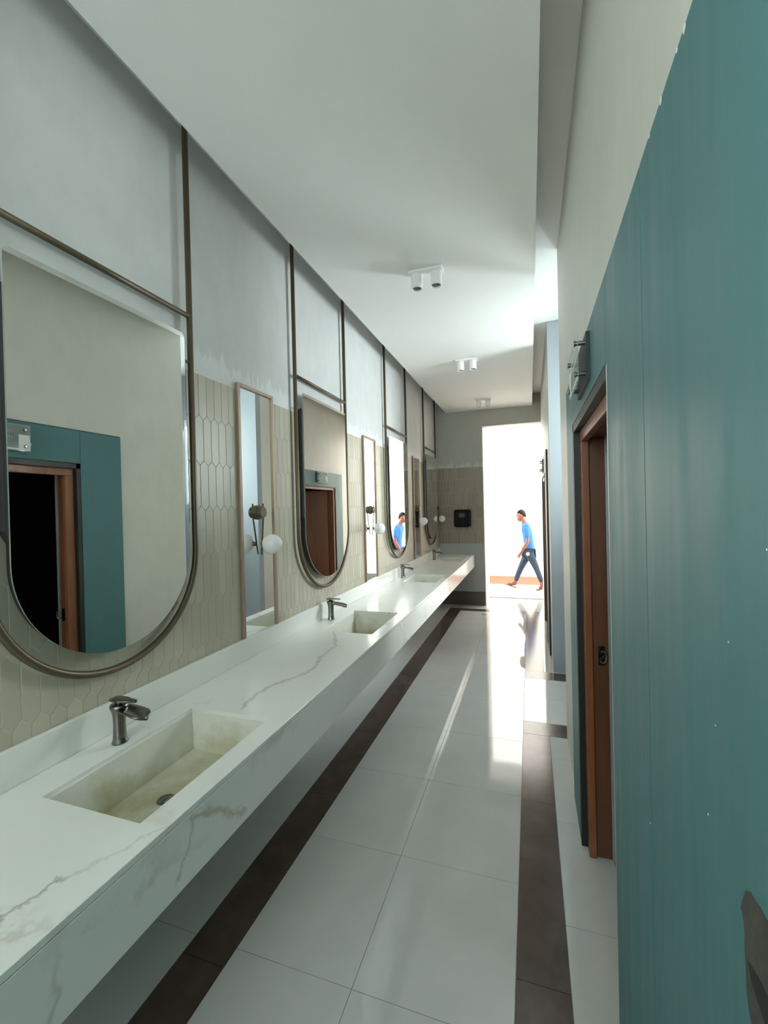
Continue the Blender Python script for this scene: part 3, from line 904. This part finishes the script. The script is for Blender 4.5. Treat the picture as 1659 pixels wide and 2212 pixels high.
# signs on stand-offs over the doorways
def make_sign():
    t = thing('door_sign', '', 'sign', (0, 0, 0), 'acrylic door signs on stand-offs')
    # local: x = 0 on the panel face, room towards -x ; y along the wall ; z = 0 sign centre
    box_obj('back_plate', (-0.012, -0.0002, -0.16, 0.16, -0.085, 0.085), M_navy, t, bevel=0.001)
    for y in (-0.13, 0.13):
        for z in (-0.055, 0.055):
            bm = bmesh.new()
            add_lathe(bm, (-0.040, y, z), [(0.0085, 0.030), (0.0085, -0.003), (0.011, -0.0035), (0.011, -0.008), (0.006, -0.010)], 16, 'X')
            link_mesh('stand_off', bm, M_chrome, t, smooth=False)
    box_obj('clear_plate', (-0.0405, -0.0365, -0.165, 0.165, -0.088, 0.088), M_acrylic, t, bevel=0.0008)
    # pale pictogram square and two rows of small lettering strokes on the clear plate
    box_obj('pictogram_square', (-0.0418, -0.0406, 0.092, 0.158, -0.078, 0.020), M_chip_white, t)
    box_obj('bottom_rule', (-0.0418, -0.0406, -0.155, 0.092, -0.080, -0.070), M_chip_white, t)
    bm = bmesh.new()
    for row, (y0, y1) in ((0.030, (-0.15, 0.075)), (0.0, (-0.15, 0.06))):
        y = y0
        while y < y1:
            w_ = random.uniform(0.006, 0.011)
            add_box(bm, -0.0416, -0.0406, y, y+0.003, row-0.007, row+0.007)
            if random.random() < 0.7: add_box(bm, -0.0416, -0.0406, y+0.003, y+w_, row+0.004, row+0.007)
            y += w_+0.004
    link_mesh('lettering', bm, simple('sign_lettering', (0.45, 0.48, 0.48), 0.5), t)
    return t
g0 = make_sign()
g0.location = (XT, 1.84, 2.222); g0['label'] = 'clear door sign on metal stand-offs over the nearest doorway, upper right'
dup(g0, (0.178, 6.26, 2.225), 'small door sign on stand-offs over the farther doorway, silhouetted against the bright opening')

# small drain cover on the floor before the opening
fd = thing('floor_drain', 'tiny dark round drain cover on the white floor before the end opening', 'drain', (-0.72, 6.98, 0.0))
bm = bmesh.new()
add_lathe(bm, (0, 0, 0), [(0.045, -0.003), (0.045, 0.002), (0.038, 0.003), (0.010, 0.0025)], 24)
link_mesh('grate', bm, simple('dull_grate', (0.16, 0.15, 0.14), 0.5, 0.5), fd, smooth=True)

# ------------------------------------------------------------------ the walking person
def skin_obj(name, verts, edges, radii, mat, parent, root=0, sub=2):
    me = bpy.data.meshes.new(name)
    me.from_pydata([Vector(v) for v in verts], edges, [])
    o = bpy.data.objects.new(name, me)
    COL.objects.link(o)
    o.parent = parent
    sk = o.modifiers.new('skin', 'SKIN')
    sk.use_smooth_shade = True
    for i, v in enumerate(me.skin_vertices[0].data):
        r_ = radii[i]
        v.radius = r_ if isinstance(r_, tuple) else (r_, r_)
        v.use_root = (i == root)
    sb = o.modifiers.new('sub', 'SUBSURF'); sb.levels = sub; sb.render_levels = sub
    me.materials.append(mat)
    return o
def chain(store, pts, start=None):
    V_, E_, R_ = store
    prev = start
    for q, r_ in pts:
        V_.append(q); R_.append(r_)
        i = len(V_)-1
        if prev is not None: E_.append((prev, i))
        prev = i
    return prev
# local frame: walks towards -x, camera on the -y side; origin on the floor under the hips
per = thing('person', 'person in a blue T-shirt and jeans striding left across the bright opening', 'person', (-0.06, 9.28, 0.0))
S = ([], [], [])
pel = chain(S, [((0.03, 0, 0.80), (0.125, 0.095))])
che = chain(S, [((0.015, 0, 0.95), (0.115, 0.085)), ((0.0, 0, 1.12), (0.135, 0.095)), ((-0.025, 0, 1.26), (0.120, 0.085))], pel)
nk = chain(S, [((-0.052, 0, 1.345), 0.060), ((-0.085, 0, 1.41), 0.054), ((-0.100, 0, 1.455), 0.050)], che)
for s in (-1, 1):
    fr = s == -1
    # arms (s = -1 is the side towards the camera)
    sh = chain(S, [((-0.025, s*0.155, 1.265), 0.056)], che)
    el = (0.005, s*0.205, 0.985) if fr else (0.06, s*0.205, 1.0)
    wr = (-0.125, s*0.20, 0.77) if fr else (-0.02, s*0.21, 0.76)
    up = Vector(el); w_ = Vector(wr); shv = Vector((-0.025, s*0.175, 1.255))
    hand = chain(S, [(tuple(shv.lerp(up, 0.55)), 0.043), (tuple(up), 0.036), (tuple(up.lerp(w_, 0.4)), 0.036), (tuple(w_), 0.024)], sh)
    d_ = (w_-up).normalized()
    palm = w_+d_*0.055
    hand = chain(S, [(tuple(palm), (0.034, 0.016))], hand)
    base = w_+d_*0.085
    sx = Vector((-d_.z, 0, d_.x))
    for k, (off, ln) in enumerate(((-0.026, 0.060), (-0.009, 0.072), (0.009, 0.068), (0.025, 0.052))):
        p0 = base+sx*off
        p1 = p0+d_*ln*0.55+Vector((0, -s*0.006, 0)); p2 = p0+d_*ln*0.9+Vector((0, -s*0.026, 0))
        chain(S, [(tuple(p0), 0.009), (tuple(p1), 0.0085), (tuple(p2), 0.007)], hand)
    th0 = w_+d_*0.030+sx*0.030
    chain(S, [(tuple(th0), 0.011), (tuple(th0+d_*0.030+sx*0.012), 0.010), (tuple(th0+d_*0.058+sx*0.010), 0.008)], hand-0)
    # legs
    hip = (0.02, s*0.085, 0.77)
    if fr:   # leg towards the camera trails behind
        kn, an, toe, heel = (0.155, s*0.085, 0.44), (0.265, s*0.085, 0.115), (0.195, s*0.09, 0.028), (0.295, s*0.085, 0.065)
    else:
        kn, an, toe, heel = (-0.145, s*0.085, 0.42), (-0.275, s*0.085, 0.10), (-0.42, s*0.09, 0.085), (-0.270, s*0.085, 0.040)
    H_, K_, A_ = Vector(hip), Vector(kn), Vector(an)
    a = chain(S, [(hip, 0.085), (tuple(H_.lerp(K_, 0.5)), 0.068), (kn, 0.050), (tuple(K_.lerp(A_, 0.35)), 0.050), (an, 0.033)], pel)
    chain(S, [(heel, 0.032)], a)
    mid = A_.lerp(Vector(toe), 0.55)
    chain(S, [(tuple(mid-Vector((0, 0, 0.012))), (0.030, 0.036)), (toe, (0.020, 0.036))], a)
body = skin_obj('body', *S, M_skin, per, 0, 2)
# head as one shaped mesh joined by the neck: skull, jaw, nose, brow, chin, ear
bm = bmesh.new()
bmesh.ops.create_uvsphere(bm, u_segments=40, v_segments=28, radius=1.0)
for v in bm.verts:
    x, y, z = v.co
    fx = max(0.0, -x)
    q = Vector((x*0.094, y*0.074, z*0.118))
    if z < -0.1:                         # jaw narrows and comes forward
        q.y *= 1-0.35*min(1, (-z-0.1)/0.9)
        q.x = q.x*0.80-0.020*min(1, (-z)/0.8)
    if x > 0.3 and z < -0.3: q.x *= 0.75
    if fx > 0.8 and abs(y) < 0.24 and -0.34 < z < 0.12: q.x -= 0.021*(1-abs(y)/0.24)*(1-abs(z+0.20)/0.32 if z < -0.02 else 0.45)   # nose
    if fx > 0.7 and abs(y) < 0.5 and 0.10 < z < 0.28: q.x -= 0.004      # brow
    if fx > 0.6 and 0.10 < abs(y) < 0.55 and -0.08 < z < 0.09: q.x += 0.007   # eye sockets
    if fx > 0.6 and abs(y) < 0.36 and -0.56 < z < -0.44: q.x -= 0.006   # lips
    if fx > 0.45 and abs(y) < 0.4 and -0.95 < z < -0.70: q.x -= 0.007   # chin
    v.co = q
head = link_mesh('head', bm, M_skin, body, smooth=True)
head.location = (-0.115, 0, 1.492); head.rotation_euler = (0, math.radians(4), 0)
def blob(name, mat, c, r_):
    bm = bmesh.new()
    bmesh.ops.create_uvsphere(bm, u_segments=14, v_segments=10, radius=1.0, matrix=Matrix.Translation(c) @ Matrix.Diagonal((*r_, 1)))
    o = link_mesh(name, bm, mat, per, smooth=True)
    o.location = head.location; o.rotation_euler = head.rotation_euler
    return o
for s in (-1, 1):
    blob('ear', M_skin, (0.006, s*0.074, -0.008), (0.017, 0.009, 0.030))
    blob('eye', M_hair, (-0.083, s*0.029, 0.004), (0.007, 0.012, 0.005))
    blob('eyebrow', M_hair, (-0.088, s*0.029, 0.024), (0.006, 0.017, 0.004))
bm = bmesh.new()
bmesh.ops.create_uvsphere(bm, u_segments=32, v_segments=22, radius=1.0)
dele = []
for v in bm.verts:
    x, y, z = v.co
    line = 0.42 if x < -0.25 else (0.24 - 0.55*max(0, x))
    if z < line-0.06: dele.append(v)
    q = Vector((x*0.098, y*0.077, z*0.126))
    if z > 0.55: q.z += 0.006; 
    v.co = q
bmesh.ops.delete(bm, geom=dele, context='VERTS')
hair = link_mesh('hair', bm, M_hair, head, smooth=True)
hm = hair.modifiers.new('thick', 'SOLIDIFY'); hm.thickness = 0.008
# T-shirt
S = ([], [], [])
r0 = chain(S, [((0.035, 0, 0.735), (0.158, 0.124)), ((0.03, 0, 0.80), (0.162, 0.120))])
c_ = chain(S, [((0.025, 0, 0.90), (0.150, 0.112)), ((0.012, 0, 1.02), (0.150, 0.108)), ((0.0, 0, 1.14), (0.158, 0.110)), ((-0.022, 0, 1.262), (0.135, 0.098))], r0)
chain(S, [((-0.050, 0, 1.335), 0.078), ((-0.058, 0, 1.362), 0.066)], c_)
for s in (-1, 1):
    fr = s == -1
    el = Vector((0.005, s*0.205, 0.985)) if fr else Vector((0.06, s*0.205, 1.0))
    shv = Vector((-0.025, s*0.175, 1.255))
    chain(S, [((-0.025, s*0.150, 1.258), 0.074), (tuple(shv.lerp(el, 0.45)), 0.066), (tuple(shv.lerp(el, 0.80)), 0.062)], c_)
skin_obj('t_shirt', *S, M_shirt, per, 0, 2)
# jeans
S = ([], [], [])
r0 = chain(S, [((0.03, 0, 0.80), (0.138, 0.108))])
for s in (-1, 1):
    if s == -1: kn, an = Vector((0.155, s*0.085, 0.44)), Vector((0.258, s*0.085, 0.150))
    else: kn, an = Vector((-0.145, s*0.085, 0.42)), Vector((-0.262, s*0.085, 0.135))
    H_ = Vector((0.02, s*0.085, 0.755))
    chain(S, [(tuple(H_), 0.102), (tuple(H_.lerp(kn, 0.5)), 0.082), (tuple(kn), 0.064), (tuple(kn.lerp(an, 0.45)), 0.058), (tuple(an), 0.047)], r0)
skin_obj('jeans', *S, M_jeans, per, 0, 2)
# white cloth at the hip pocket
bm = bmesh.new()
bmesh.ops.create_uvsphere(bm, u_segments=18, v_segments=12, radius=1.0, matrix=Matrix.Translation((0.0, -0.150, 0.735)) @ Matrix.Diagonal((0.036, 0.034, 0.040, 1)))
link_mesh('pocket_cloth', bm, M_white_cloth, per, smooth=True)
# sandals
for (hx, hz, tx, tz, y) in ((0.300, 0.030, 0.150, 0.004, -0.088), (-0.250, 0.004, -0.470, 0.070, 0.088)):
    bm = bmesh.new()
    out = []
    L = math.hypot(tx-hx, tz-hz)
    ux, uz = (tx-hx)/L, (tz-hz)/L
    for k in range(24):
        a = 2*PI*k/24
        s_ = L/2-(L/2+0.012)*math.cos(a)
        wy = 0.040*math.sin(a)*(0.85+0.25*s_/L)
        out.append((hx+ux*s_, y+wy, hz+uz*s_))
    lo = [bm.verts.new(q) for q in out]
    hi = [bm.verts.new((q[0], q[1], q[2]+0.016)) for q in out]
    bm.faces.new(lo[::-1]); bm.faces.new(hi)
    for k in range(24):
        j = (k+1) % 24
        bm.faces.new((lo[k], lo[j], hi[j], hi[k]))
    link_mesh('sandal', bm, M_sandal, per)
